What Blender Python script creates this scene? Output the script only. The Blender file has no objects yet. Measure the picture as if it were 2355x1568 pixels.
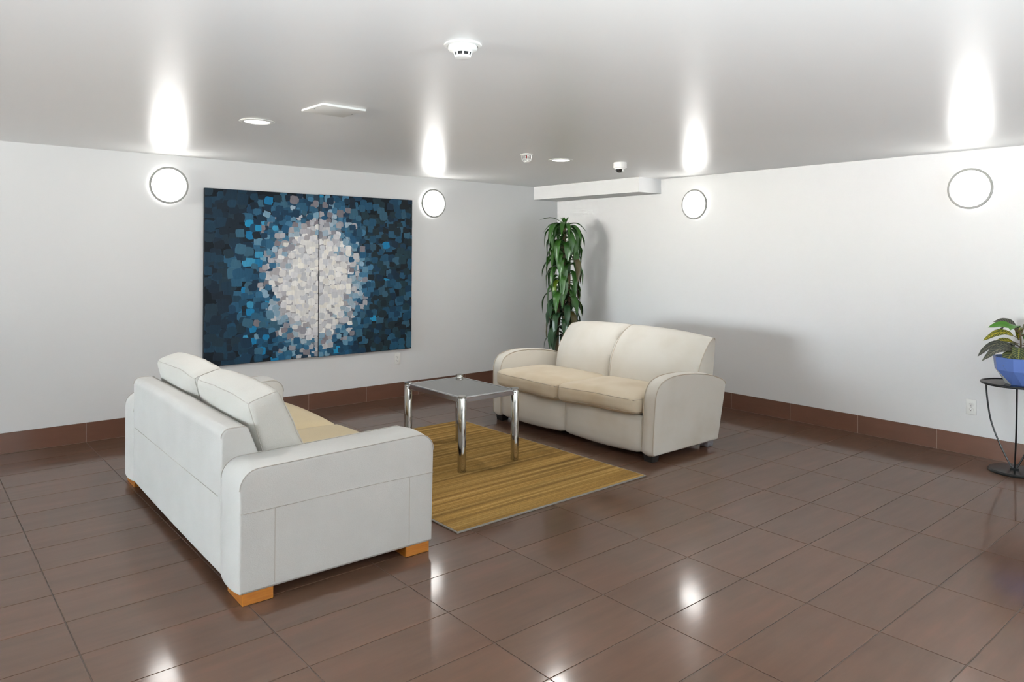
import bpy, bmesh, math, random
from mathutils import Vector, Matrix, noise
C = bpy.context.scene.collection
R = math.radians
def S(r, g, b):
    f = lambda c: (c/255)/12.92 if c/255 <= .04045 else ((c/255+.055)/1.055)**2.4
    return (f(r), f(g), f(b))

# ------------------------------------------------------------------ camera
F_PX, YAW, ROLL, CAM_H, HOR = 1664.17, .8644, .0064, 1.4917, 582.55
cd = bpy.data.cameras.new('camera')
cd.sensor_width = 36; cd.lens = F_PX/2355*36
cd.shift_y = -(784-HOR)/2355
cd.clip_start = .05
cam = bpy.data.objects.new('camera', cd); C.objects.link(cam)
cam.matrix_world = (Matrix.Translation((0, 0, CAM_H)) @ Matrix.Rotation(YAW-math.pi/2, 4, 'Z')
                    @ Matrix.Rotation(math.pi/2, 4, 'X') @ Matrix.Rotation(ROLL, 4, 'Z'))
bpy.context.scene.camera = cam

# ------------------------------------------------------------------ light and exposure
sc = bpy.context.scene
vs = sc.view_settings
vs.view_transform = 'Standard'; vs.look = 'None'; vs.gamma = 1; vs.use_curve_mapping = False
vs.exposure = 0.01
SKY = 72.0          # daylight outside the windows
LAMP = 15.0        # wall lamp diffusers
DOWN = 3.0
DOWN_W = 14.0         # recessed ceiling lights
w = bpy.data.worlds.new('world'); sc.world = w; w.use_nodes = True
wt = w.node_tree; bg = wt.nodes['Background']; bg.inputs['Strength'].default_value = SKY
geo = wt.nodes.new('ShaderNodeTexCoord'); sp_ = wt.nodes.new('ShaderNodeSeparateXYZ'); wr = wt.nodes.new('ShaderNodeValToRGB')
wt.links.new(geo.outputs['Generated'], sp_.inputs[0]); wt.links.new(sp_.outputs[2], wr.inputs[0]); wt.links.new(wr.outputs[0], bg.inputs['Color'])
wr.color_ramp.elements[0].position = 0.0; wr.color_ramp.elements[0].color = (1.5, 1.45, 1.36, 1)    # sunlit paving outside
wr.color_ramp.elements[1].position = .03; wr.color_ramp.elements[1].color = (.84, .93, 1.0, 1)     # hazy sky
WEST_X, SOUTH_Y, NORTH_Y, CEIL = -8.0, -7.5, 6.45, 2.29
WIN = (3.3, 6.4, .85, 2.2)        # window opening in the west wall: y0, y1, z0, z1
def portal(w, h, mtx):
    ld = bpy.data.lights.new('window_portal', 'AREA'); ld.shape = 'RECTANGLE'; ld.size = w; ld.size_y = h
    ld.cycles.is_portal = True
    lo = bpy.data.objects.new('window_portal', ld); C.objects.link(lo); lo.matrix_world = mtx
zc = (WIN[2]+WIN[3])/2
portal(WIN[1]-WIN[0], WIN[3]-WIN[2], Matrix.Translation((WEST_X-.02, (WIN[0]+WIN[1])/2, zc)) @ Matrix.Rotation(-math.pi/2, 4, 'Z') @ Matrix.Rotation(math.pi/2, 4, 'X') @ Matrix.Rotation(math.pi, 4, 'X') @ Matrix.Rotation(math.pi, 4, 'Z'))
def flash(x, y, z, size, watts, col, spread=180):
    # the photographer's flash heads, turned up so that their light comes back off the white ceiling
    ld = bpy.data.lights.new('bounced_flash', 'AREA'); ld.shape = 'DISK'; ld.size = size; ld.energy = watts; ld.color = col; ld.spread = R(spread)
    lo = bpy.data.objects.new('bounced_flash', ld); C.objects.link(lo)
    lo.matrix_world = Matrix.Translation((x, y, z)) @ Matrix.Rotation(math.pi, 4, 'X')
flash(3.4, -4.0, .80, .5, 840, (.84, .94, 1.0))
flash(-.7, -1.3, .62, .5, 680, (.84, .94, 1.0))
flash(-5.0, 0.0, .9, .5, 200, (.82, .93, 1.0))
sc.cycles.sample_clamp_indirect = 8
sc.cycles.max_bounces = 10; sc.cycles.diffuse_bounces = 6; sc.cycles.transparent_max_bounces = 12
sc.cycles.caustics_reflective = False; sc.cycles.caustics_refractive = False

# ------------------------------------------------------------------ materials
def mat(name, col=(.8, .8, .8), rough=.5, metal=0., spec=.5, coat=0., emit=None, es=0.):
    m = bpy.data.materials.new(name); m.use_nodes = True
    b = m.node_tree.nodes['Principled BSDF']
    b.inputs['Base Color'].default_value = (*col, 1)
    b.inputs['Roughness'].default_value = rough
    b.inputs['Metallic'].default_value = metal
    b.inputs['Specular IOR Level'].default_value = spec
    b.inputs['Coat Weight'].default_value = coat
    if emit:
        b.inputs['Emission Color'].default_value = (*emit, 1); b.inputs['Emission Strength'].default_value = es
    m.diffuse_color = (*col, 1)
    return m
class NT:
    def __init__(s, m): s.m = m; s.t = m.node_tree; s.b = s.t.nodes['Principled BSDF']
    def n(s, typ, **kw):
        x = s.t.nodes.new(typ)
        for k, v in kw.items():
            if k.startswith('_'): setattr(x, k[1:], v)
            else: x.inputs[k.replace('__', ' ')].default_value = v
        return x
    def l(s, a, b): s.t.links.new(a, b)
    def coord(s, kind='Object', scale=(1, 1, 1)):
        tc = s.n('ShaderNodeTexCoord'); mp = s.n('ShaderNodeMapping'); mp.inputs['Scale'].default_value = scale
        s.l(tc.outputs[kind], mp.inputs['Vector']); return mp.outputs['Vector']
    def noise(s, vec, scale, detail=4, rough=.55):
        x = s.n('ShaderNodeTexNoise'); x.inputs['Scale'].default_value = scale; x.inputs['Detail'].default_value = detail
        x.inputs['Roughness'].default_value = rough; s.l(vec, x.inputs['Vector']); return x.outputs['Fac']
    def ramp(s, fac, stops):
        x = s.n('ShaderNodeValToRGB'); e = x.color_ramp.elements
        while len(e) < len(stops): e.new(.5)
        for k, (p, c) in enumerate(stops): e[k].position = p; e[k].color = (*c, 1)
        s.l(fac, x.inputs['Fac']); return x.outputs['Color']
    def mix(s, fac, a, b, blend='MIX'):
        x = s.n('ShaderNodeMix', _data_type='RGBA', _blend_type=blend)
        for sock, v in ((x.inputs[0], fac), (x.inputs[6], a), (x.inputs[7], b)):
            if isinstance(v, bpy.types.NodeSocket): s.l(v, sock)
            elif isinstance(v, (int, float)): sock.default_value = v
            else: sock.default_value = (*v, 1)
        return x.outputs[2]
    def bump(s, h, strength, dist):
        x = s.n('ShaderNodeBump'); x.inputs['Strength'].default_value = strength; x.inputs['Distance'].default_value = dist
        s.l(h, x.inputs['Height']); s.l(x.outputs['Normal'], s.b.inputs['Normal'])
    def col(s, c): s.l(c, s.b.inputs['Base Color'])

M = {}
def m_paint(name, col, rough, bs):
    m = mat(name, col, rough); t = NT(m); v = t.coord()
    t.bump(t.noise(v, 90, 3), bs, .002)
    n = t.noise(v, .7, 3)
    t.col(t.ramp(n, [(.3, tuple(c*.975 for c in col)), (.7, col)]))
    return m
M['wall'] = m_paint('wall_paint', (.79, .79, .785), .55, .06)
M['ceil'] = m_paint('ceiling_paint', (.90, .895, .88), .30, .10)
M['ceil'].node_tree.nodes['Principled BSDF'].inputs['Specular IOR Level'].default_value = 1.0
def m_tile(name, tint=1.0, red=False):
    m = mat(name, (.1, .06, .045), .11); t = NT(m)
    oi = t.n('ShaderNodeObjectInfo')
    tc = t.n('ShaderNodeTexCoord')
    off = t.n('ShaderNodeVectorMath', _operation='MULTIPLY'); 
    cmb = t.n('ShaderNodeCombineXYZ'); t.l(oi.outputs['Random'], cmb.inputs[0]); t.l(oi.outputs['Random'], cmb.inputs[1])
    off.inputs[1].default_value = (37, 53, 0); t.l(cmb.outputs[0], off.inputs[0])
    add = t.n('ShaderNodeVectorMath', _operation='ADD'); t.l(tc.outputs['Object'], add.inputs[0]); t.l(off.outputs[0], add.inputs[1])
    mp = t.n('ShaderNodeMapping'); mp.inputs['Scale'].default_value = (1.2, 9, 9); t.l(add.outputs[0], mp.inputs['Vector'])
    streak = t.noise(mp.outputs[0], 1.6, 5, .6)
    blot = t.noise(add.outputs[0], 3.2, 3, .5)
    c1 = t.ramp(streak, [(.3, tuple(c*tint for c in S(90, 66, 53))), (.55, tuple(c*tint for c in S(97, 72, 58))), (.75, tuple(c*tint for c in S(107, 75, 60)))])
    if red: c1 = t.mix(.4, c1, S(112, 74, 62))
    c2 = t.ramp(blot, [(.35, (.92, .95, .94)), (.65, (1.04, 1.0, .985))])
    c = t.mix(1.0, c1, c2, 'MULTIPLY')
    rnd = t.ramp(oi.outputs['Random'], [(0, (.92, .93, .93)), (1, (1.06, 1.04, 1.03))])
    t.col(t.mix(1.0, c, rnd, 'MULTIPLY'))
    rr = t.n('ShaderNodeMapRange'); rr.inputs['To Min'].default_value = .09; rr.inputs['To Max'].default_value = .13
    t.l(blot, rr.inputs['Value']); t.l(rr.outputs[0], t.b.inputs['Roughness'])
    t.bump(t.noise(add.outputs[0], 240, 2), .035, .001)
    haze(m, .28, .30)         # a clear gloss over a soft haze
    return m
def haze(m, fac, rough):
    t = NT(m); b2 = t.n('ShaderNodeBsdfPrincipled'); b2.inputs['Roughness'].default_value = rough
    for k in ('Base Color', 'Normal'): t.l(t.b.inputs[k].links[0].from_socket, b2.inputs[k])
    mx = t.n('ShaderNodeMixShader'); mx.inputs[0].default_value = fac
    t.l(t.b.outputs[0], mx.inputs[1]); t.l(b2.outputs[0], mx.inputs[2]); t.l(mx.outputs[0], t.t.nodes['Material Output'].inputs[0])
M['tile'] = m_tile('glazed_brown_tile', .86)
M['tile_base'] = m_tile('brown_skirting_tile', 1.0, True)
M['grout_pale'] = mat('pale_grout', S(150, 128, 114), .8)
M['grout'] = mat('grout', S(100, 88, 80), .8)
def m_leather(name, col, bump=.25, rough=.45):
    m = mat(name, col, rough); t = NT(m); v = t.coord()
    vo = t.n('ShaderNodeTexVoronoi'); vo.inputs['Scale'].default_value = 260; t.l(v, vo.inputs['Vector'])
    big = t.noise(v, 7, 4)
    h = t.mix(.35, vo.outputs['Distance'], big)
    t.bump(h, bump, .0035)
    t.col(t.ramp(t.noise(v, 5, 3), [(.3, tuple(c*.94 for c in col)), (.7, col)]))
    return m
M['leather'] = m_leather('white_leather', S(203, 202, 198))
M['leather_cush'] = m_leather('creased_white_leather', S(204, 202, 195), .4)
M['leather_seat'] = m_leather('cream_leather', S(196, 180, 146))  # seat cushions, creamier and deeper in tone than the other leather
M['stitch'] = mat('pale_stitching', S(188, 183, 175), .6)
def m_fabric(name, col, stain, amt):
    m = mat(name, col, .85, spec=.25); t = NT(m); v = t.coord()
    n = t.noise(v, 3.2, 3, .5)
    t.col(t.mix(t.ramp(n, [(.45, (0, 0, 0)), (.75, (amt, amt, amt))]), col, stain))
    t.bump(t.noise(v, 420, 2), .2, .001)
    t.b.inputs['Sheen Weight'].default_value = .15
    return m
M['fabric'] = m_fabric('beige_microfibre', S(211, 206, 196), S(192, 182, 164), .45)
M['fabric_seat'] = m_fabric('stained_beige_microfibre', S(206, 193, 170), S(184, 164, 132), .6)
M['pipe_b'] = mat('tan_piping', S(188, 176, 158), .8)
def m_wood(name, a, b, rough=.35):
    m = mat(name, a, rough); t = NT(m); v = t.coord('Object', (3, 3, 30))
    t.col(t.ramp(t.noise(v, 4, 5), [(.3, a), (.7, b)])); return m
M['wood'] = m_wood('honey_wood', S(146, 86, 24), S(168, 106, 38))
M['black'] = mat('black_wood', S(30, 27, 25), .4)
def m_foil():
    m = mat('silver_foil', S(205, 206, 214), .35, metal=.8); t = NT(m)
    t.bump(t.noise(t.coord(), 45, 4), .9, .01); return m
M['foil'] = m_foil()
M['chrome'] = mat('chrome', (.56, .55, .52), .06, metal=1)
M['steel'] = mat('polished_steel', (.62, .62, .63), .16, metal=1)
def m_glass(name, tint, spec_col=(1, 1, 1), rough=.0):
    m = bpy.data.materials.new(name); m.use_nodes = True; nt = m.node_tree
    for x in list(nt.nodes):
        if x.type == 'BSDF_PRINCIPLED': nt.nodes.remove(x)
    out = nt.nodes['Material Output']
    tr = nt.nodes.new('ShaderNodeBsdfTransparent'); tr.inputs[0].default_value = (*tint, 1)
    gl = nt.nodes.new('ShaderNodeBsdfGlossy'); gl.inputs['Color'].default_value = (*spec_col, 1); gl.inputs['Roughness'].default_value = rough
    fr = nt.nodes.new('ShaderNodeFresnel'); fr.inputs['IOR'].default_value = 1.52
    mx = nt.nodes.new('ShaderNodeMixShader')
    nt.links.new(fr.outputs[0], mx.inputs[0]); nt.links.new(tr.outputs[0], mx.inputs[1]); nt.links.new(gl.outputs[0], mx.inputs[2])
    nt.links.new(mx.outputs[0], out.inputs[0]); return m
M['glass'] = m_glass('clear_glass', (.93, .95, .94))
M['window_glass'] = m_glass('window_glass', (.97, .98, .98))
M['white_plastic'] = mat('white_plastic', S(236, 236, 232), .35)
M['dark_slot'] = mat('dark_slot', (.02, .02, .02), .6)
M['ring_grey'] = mat('grey_ring', S(150, 150, 146), .5)
M['lamp'] = mat('lamp_diffuser', (.9, .9, .9), .5, emit=(1.0, .985, .955), es=LAMP)
M['glow'] = mat('lamp_back_glow', (.9, .9, .9), .5, emit=(1.0, .985, .955), es=5.0)
M['downlight'] = mat('downlight_lens', (.9, .9, .88), .5, emit=(1.0, .98, .95), es=DOWN)
M['dome'] = mat('smoked_dome', (.015, .015, .015), .08, coat=.5)
M['red'] = mat('red_bulb', S(150, 20, 30), .2)
M['iron'] = mat('black_iron', (.008, .0085, .009), .25, spec=.35)
M['frame'] = mat('window_frame', (.25, .25, .26), .4, metal=.6)
M['soil'] = mat('soil', S(40, 30, 22), .95)
M['cane'] = m_wood('cane_bark', S(104, 88, 62), S(84, 70, 50), .8)
M['pot_grey'] = mat('dark_planter', S(58, 56, 55), .5)
M['blue'] = mat('blue_glaze', S(96, 124, 190), .22)
M['bare'] = mat('unglazed_clay', S(188, 192, 190), .6)
def m_leaf(name, a, b, vein=None, rough=.32):
    m = mat(name, a, rough); t = NT(m); uv = t.n('ShaderNodeTexCoord')
    sep = t.n('ShaderNodeSeparateXYZ'); t.l(uv.outputs['UV'], sep.inputs[0])
    mp = t.n('ShaderNodeMapping'); mp.inputs['Scale'].default_value = (26, 1.5, 1); t.l(uv.outputs['UV'], mp.inputs['Vector'])
    c = t.ramp(t.noise(mp.outputs[0], 1.0, 3), [(.3, a), (.7, b)])
    oi = t.n('ShaderNodeObjectInfo')
    c = t.mix(1.0, c, t.ramp(oi.outputs['Random'], [(0, (.75, .8, .8)), (1, (1.25, 1.2, 1.1))]), 'MULTIPLY')
    if vein:
        ab = t.n('ShaderNodeMath', _operation='SUBTRACT'); t.l(sep.outputs[0], ab.inputs[0]); ab.inputs[1].default_value = .5
        a2 = t.n('ShaderNodeMath', _operation='ABSOLUTE'); t.l(ab.outputs[0], a2.inputs[0])
        k = t.n('ShaderNodeMath', _operation='MULTIPLY_ADD'); t.l(a2.outputs[0], k.inputs[0]); k.inputs[1].default_value = -.35; t.l(sep.outputs[1], k.inputs[2])
        k2 = t.n('ShaderNodeMath', _operation='MULTIPLY'); t.l(k.outputs[0], k2.inputs[0]); k2.inputs[1].default_value = 62
        sn = t.n('ShaderNodeMath', _operation='SINE'); t.l(k2.outputs[0], sn.inputs[0])
        f1 = t.ramp(sn.outputs[0], [(.62, (0, 0, 0)), (.9, (.75, .75, .75))])
        c = t.mix(f1, c, vein)
        f2 = t.ramp(a2.outputs[0], [(.02, (1, 1, 1)), (.06, (0, 0, 0))])
        c = t.mix(f2, c, vein)
    t.col(c)
    t.b.inputs['Subsurface Weight'].default_value = 0
    return m
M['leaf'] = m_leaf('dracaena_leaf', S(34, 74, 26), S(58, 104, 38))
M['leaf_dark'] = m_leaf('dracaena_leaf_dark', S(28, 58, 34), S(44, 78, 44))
M['leaf_yellow'] = m_leaf('yellowing_leaf', S(120, 140, 30), S(60, 100, 30))
M['leaf_brown'] = m_leaf('browned_leaf', S(96, 60, 30), S(50, 78, 34))
M['croton'] = m_leaf('croton_leaf', S(34, 48, 34), S(52, 64, 44), S(132, 130, 62))
M['croton_yellow'] = m_leaf('croton_leaf_yellow_vein', S(66, 76, 22), S(90, 96, 26), S(196, 178, 50))
M['croton_green'] = m_leaf('croton_leaf_green', S(52, 104, 30), S(76, 128, 36))
M['croton_dark'] = m_leaf('croton_leaf_dark', S(44, 48, 44), S(70, 74, 70), S(120, 116, 96))
def m_attr(name):
    m = mat(name, (.1, .1, .1), .55, spec=.25); t = NT(m); a = t.n('ShaderNodeVertexColor', _layer_name='Col')
    mp = t.coord('Object', (40, 40, 8)); n = t.noise(mp, 1.5, 4)
    c = t.mix(1.0, a.outputs['Color'], t.ramp(n, [(.3, (.88, .88, .88)), (.7, (1.06, 1.06, 1.06))]), 'MULTIPLY')
    t.col(c); t.bump(n, .35, .002); return m
M['paint'] = m_attr('acrylic_dabs')
M['canvas'] = mat('dark_canvas', S(20, 27, 34), .7, spec=.2)
def m_rug():
    m = mat('woven_rug', S(150, 118, 66), .95, spec=.15); t = NT(m)
    v1 = t.coord('Object', (.25, 22, 1)); v2 = t.coord('Object', (.6, 9, 1)); v3 = t.coord('Object', (1, 1, 1))
    a = t.ramp(t.noise(v1, 1.2, 4, .6), [(.32, S(112, 84, 42)), (.5, S(146, 114, 60)), (.66, S(176, 144, 88))])
    b = t.ramp(t.noise(v2, 1.1, 2), [(.35, (.82, .82, .80)), (.65, (1.12, 1.1, 1.08))])
    c = t.mix(1.0, a, b, 'MULTIPLY')
    sp = t.ramp(t.noise(v3, 160, 2), [(.3, (.78, .78, .78)), (.7, (1.15, 1.15, 1.15))])
    c = t.mix(1.0, c, sp, 'MULTIPLY')
    dirt = t.ramp(t.noise(v3, 2.1, 3), [(.6, (1, 1, 1)), (.78, (.72, .72, .7))])
    t.col(t.mix(1.0, c, dirt, 'MULTIPLY'))
    t.bump(t.noise(t.coord('Object', (8, 120, 1)), 3, 3), .7, .004); return m
M['rug'] = m_rug()
M['binding'] = mat('grey_rug_binding', S(122, 116, 108), .9)

# ------------------------------------------------------------------ helpers
def obj(name, bm, m, parent=None, smooth=35, loc=None):
    bmesh.ops.recalc_face_normals(bm, faces=bm.faces[:])
    me = bpy.data.meshes.new(name); bm.to_mesh(me); bm.free()
    for k in (m if isinstance(m, (list, tuple)) else [m]): me.materials.append(k)
    if smooth:
        me.shade_smooth(); me.set_sharp_from_angle(angle=R(smooth))
    o = bpy.data.objects.new(name, me); C.objects.link(o)
    if parent: o.parent = parent
    if loc: o.location = loc
    return o
def tag(o, label=None, cat=None, group=None, kind=None):
    for k, v in (('label', label), ('category', cat), ('group', group), ('kind', kind)):
        if v: o[k] = v
    return o
def thing(name, label, cat, loc=(0, 0, 0), rz=0, group=None):
    o = bpy.data.objects.new(name, None); C.objects.link(o); o.empty_display_size = .1
    o.location = loc; o.rotation_euler = (0, 0, rz); return tag(o, label, cat, group)
def copy_tree(o, parent=None):
    c = o.copy(); C.objects.link(c); c.parent = parent
    for ch in list(o.children): copy_tree(ch, c)
    return c
def box(bm, x0, x1, y0, y1, z0, z1, bev=0, seg=2):
    r = bmesh.ops.create_cube(bm, size=1)
    for v in r['verts']:
        v.co = Vector((x0+(v.co.x+.5)*(x1-x0), y0+(v.co.y+.5)*(y1-y0), z0+(v.co.z+.5)*(z1-z0)))
    if bev:
        es = list({e for v in r['verts'] for e in v.link_edges})
        bmesh.ops.bevel(bm, geom=es, offset=bev, segments=seg, affect='EDGES', profile=.5)
def bxo(name, dims, m, parent=None, bev=0, seg=2):
    bm = bmesh.new(); box(bm, *dims, bev=bev, seg=seg); return obj(name, bm, m, parent)
def tube(bm, pts, r, seg=8, closed=False, caps=True):
    pts = [Vector(p) for p in pts]; n = len(pts)
    rr = r if isinstance(r, (list, tuple)) else [r]*n
    tg = []
    for i in range(n):
        a = pts[(i-1) % n] if (closed or i) else pts[0]
        b = pts[(i+1) % n] if (closed or i < n-1) else pts[-1]
        tg.append((b-a).normalized())
    up = Vector((0, 0, 1)) if abs(tg[0].z) < .9 else Vector((1, 0, 0))
    nn = tg[0].cross(up).normalized(); rings = []
    for i in range(n):
        nn = (nn-tg[i]*nn.dot(tg[i])).normalized(); bb = tg[i].cross(nn)
        rings.append([bm.verts.new(pts[i]+(nn*math.cos(2*math.pi*k/seg)+bb*math.sin(2*math.pi*k/seg))*rr[i]) for k in range(seg)])
    for i in range(n if closed else n-1):
        a, b = rings[i], rings[(i+1) % n]
        sh = 0
        if closed and i == n-1:
            sh = min(range(seg), key=lambda s: (a[0].co-b[s].co).length)
        for k in range(seg):
            bm.faces.new((a[k], a[(k+1) % seg], b[(k+1+sh) % seg], b[(k+sh) % seg]))
    if caps and not closed:
        bm.faces.new(rings[0]); bm.faces.new(rings[-1][::-1])
def tubeo(name, pts, r, m, parent=None, seg=8, closed=False):
    bm = bmesh.new(); tube(bm, pts, r, seg, closed); return obj(name, bm, m, parent, 60)
def lathe(bm, prof, seg=32, axis='z', c=(0, 0, 0)):
    c = Vector(c); rings = []
    def P(r, h, a):
        x, y = r*math.cos(a), r*math.sin(a)
        return c+(Vector((x, y, h)) if axis == 'z' else Vector((x, -h, y)))   # axis 'y': height runs to -y
    for r, h in prof:
        rings.append([bm.verts.new(P(max(r, 1e-5), h, 2*math.pi*k/seg)) for k in range(seg)] if r > 1e-6 else [bm.verts.new(P(0, h, 0))])
    for a, b in zip(rings, rings[1:]):
        for k in range(seg):
            k2 = (k+1) % seg
            if len(a) == 1 and len(b) == 1: continue
            if len(a) == 1: bm.faces.new((a[0], b[k], b[k2]))
            elif len(b) == 1: bm.faces.new((a[k], a[k2], b[0]))
            else: bm.faces.new((a[k], a[k2], b[k2], b[k]))
def latheo(name, prof, m, parent=None, seg=32, axis='z', c=(0, 0, 0), smooth=35):
    bm = bmesh.new(); lathe(bm, prof, seg, axis, c); return obj(name, bm, m, parent, smooth)
def rpoly(pts, seg=6):
    out = []; n = len(pts)
    for i in range(n):
        x, z, r = pts[i]; p = Vector((x, z)); a = Vector(pts[i-1][:2]); b = Vector(pts[(i+1) % n][:2])
        if r <= 0: out.append(p); continue
        u = (a-p).normalized(); v = (b-p).normalized(); ang = u.angle(v); d = r/math.tan(ang/2)
        s = p+u*d; e = p+v*d; ctr = p+(u+v).normalized()*(r/math.sin(ang/2))
        va = s-ctr; vb = e-ctr; tot = va.angle_signed(vb)
        for k in range(seg+1):
            f = -tot*k/seg
            out.append(ctr+Vector((va.x*math.cos(f)-va.y*math.sin(f), va.x*math.sin(f)+va.y*math.cos(f))))
    return out
def catmull(pts, n=5):
    out = []; P = [Vector(p) for p in pts]
    for i in range(len(P)-1):
        p0 = P[max(i-1, 0)]; p1 = P[i]; p2 = P[i+1]; p3 = P[min(i+2, len(P)-1)]
        for k in range(n):
            t = k/n
            out.append(.5*((2*p1)+(p2-p0)*t+(2*p0-5*p1+4*p2-p3)*t*t+(3*p1-p0-3*p2+p3)*t**3))
    return out+[P[-1]]
def prism(bm, prof, y0, y1, r=.02, crown=0, nst=6, warp=None):
    """closed (x,z) outline drawn along y, ends rounded by r, middle swollen by crown"""
    n = len(prof); nor = []
    area = sum(prof[i].x*prof[(i+1) % n].y-prof[(i+1) % n].x*prof[i].y for i in range(n))
    sg = 1 if area > 0 else -1
    for i in range(n):
        t = (prof[(i+1) % n]-prof[i-1]).normalized(); nor.append(Vector((t.y, -t.x))*sg)
    st = []
    for k in range(4):
        a = math.pi/2*k/3; st.append((y0+r*(1-math.sin(a)), -r*(1-math.cos(a))) if False else (y0+r*(1-math.cos(a)), -r*(1-math.sin(a))))
    for k in range(1, nst):
        t = k/nst; st.append((y0+r+(y1-y0-2*r)*t, crown*(1-(2*t-1)**2)))
    st += [(y0+y1-y, o) for y, o in st[:4]][::-1]
    rings = []
    for y, o in st:
        ring = []
        for i in range(n):
            q = prof[i]+nor[i]*o; v = Vector((q.x, y, q.y))
            if warp: v = warp(v)
            ring.append(bm.verts.new(v))
        rings.append(ring)
    for a, b in zip(rings, rings[1:]):
        for i in range(n): bm.faces.new((a[i], a[(i+1) % n], b[(i+1) % n], b[i]))
    bm.faces.new(rings[0]); bm.faces.new(rings[-1][::-1])
def pillow(half, r, bulge=(0, 0, 0), warp=None, cuts=9):
    """rounded, swollen box; returns (bmesh, surface map)"""
    H = Vector(half)
    def mp(p):
        P = Vector((p[0]*H.x, p[1]*H.y, p[2]*H.z)); I = [max(h-r, .001) for h in H]
        c = Vector([max(-I[k], min(I[k], P[k])) for k in range(3)]); d = P-c
        if d.length > 1e-7:
            d = Vector([d[k]/max(H[k]-I[k], 1e-6) for k in range(3)]).normalized()
            P = c+Vector([d[k]*(H[k]-I[k]) for k in range(3)])
        q = [1-abs(p[k])**2.4 for k in range(3)]
        P.x += bulge[0]*p[0]*max(q[1], 0)*max(q[2], 0)
        P.y += bulge[1]*p[1]*max(q[0], 0)*max(q[2], 0)
        P.z += bulge[2]*p[2]*max(q[0], 0)*max(q[1], 0)
        return warp(P) if warp else P
    bm = bmesh.new(); bmesh.ops.create_cube(bm, size=2)
    bmesh.ops.subdivide_edges(bm, edges=bm.edges[:], cuts=cuts, use_grid_fill=True)
    f = lambda t: .55*t+.45*math.sin(t*math.pi/2)
    for v in bm.verts: v.co = mp((f(v.co.x), f(v.co.y), f(v.co.z)))
    return bm, mp
def rect_loop(axis, val, n=14):
    out = []
    for s in range(4):
        for k in range(n):
            t = -1+2*k/n
            a, b = [(t, -1), (1, t), (-t, 1), (-1, -t)][s]
            p = [0, 0, 0]; o = [i for i in range(3) if i != axis]; p[axis] = val; p[o[0]] = a; p[o[1]] = b
            out.append(p)
    return out

# ------------------------------------------------------------------ room
def east_x(y): return 6.155+.0165*(y-1.6)      # the right-hand wall is a touch out of square
EZ = -math.pi/2-.0165
T = .15
CORN = east_x(NORTH_Y)
def struct(name, bm, m, parent=None): return tag(obj(name, bm, m, parent), kind='structure')
bm = bmesh.new(); box(bm, WEST_X-T, CORN+T, SOUTH_Y-T, NORTH_Y+T, -.12, -.003); floor = struct('floor', bm, M['grout'])
bm = bmesh.new(); box(bm, WEST_X-T, CORN+T, SOUTH_Y-T, NORTH_Y+T, CEIL, CEIL+.12); struct('ceiling', bm, M['ceil'])
bm = bmesh.new(); box(bm, WEST_X-T, CORN+T, NORTH_Y, NORTH_Y+T, 0, CEIL); struct('wall_north', bm, M['wall'])
bm = bmesh.new(); box(bm, WEST_X, east_x(SOUTH_Y), SOUTH_Y-T, SOUTH_Y, 0, CEIL); struct('wall_south', bm, M['wall'])
bm = bmesh.new(); r_ = bmesh.ops.create_cube(bm, size=1)
for v in r_['verts']:
    y = SOUTH_Y if v.co.y < 0 else NORTH_Y
    v.co = Vector((east_x(y)+(T if v.co.x > 0 else 0), y, CEIL if v.co.z > 0 else 0))
struct('wall_east', bm, M['wall'])
bm = bmesh.new()
box(bm, WEST_X-T, WEST_X, SOUTH_Y, WIN[0], 0, CEIL); box(bm, WEST_X-T, WEST_X, WIN[1], NORTH_Y, 0, CEIL)
box(bm, WEST_X-T, WEST_X, WIN[0], WIN[1], 0, WIN[2]); box(bm, WEST_X-T, WEST_X, WIN[0], WIN[1], WIN[3], CEIL)
struct('wall_west', bm, M['wall'])
def glazing(name, loc, rz, a0, a1, z0, z1, nw):
    win = bpy.data.objects.new(name, None); C.objects.link(win); tag(win, kind='structure')
    win.location = loc; win.rotation_euler = (0, 0, rz)
    ys = [a0+(a1-a0)*k/nw for k in range(nw+1)]
    for y in ys: bxo('mullion', (-.03, .03, max(y-.025, a0), min(y+.025, a1), z0, z1), M['frame'], win)
    for z in (z0, z1-.05): bxo('rail', (-.03, .03, a0, a1, z, z+.05), M['frame'], win)
    for a, b in zip(ys, ys[1:]): bxo('pane', (-.003, .003, a+.025, b-.025, z0+.05, z1-.05), M['window_glass'], win)
glazing('window_1', (WEST_X-T/2, 0, 0), 0, WIN[0], WIN[1], WIN[2], WIN[3], 3)
# soffit in the corner
bm = bmesh.new(); box(bm, 5.842, CORN, 4.835, NORTH_Y, 2.136, CEIL, 0)
struct('trim_1', bm, M['wall'])

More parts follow.
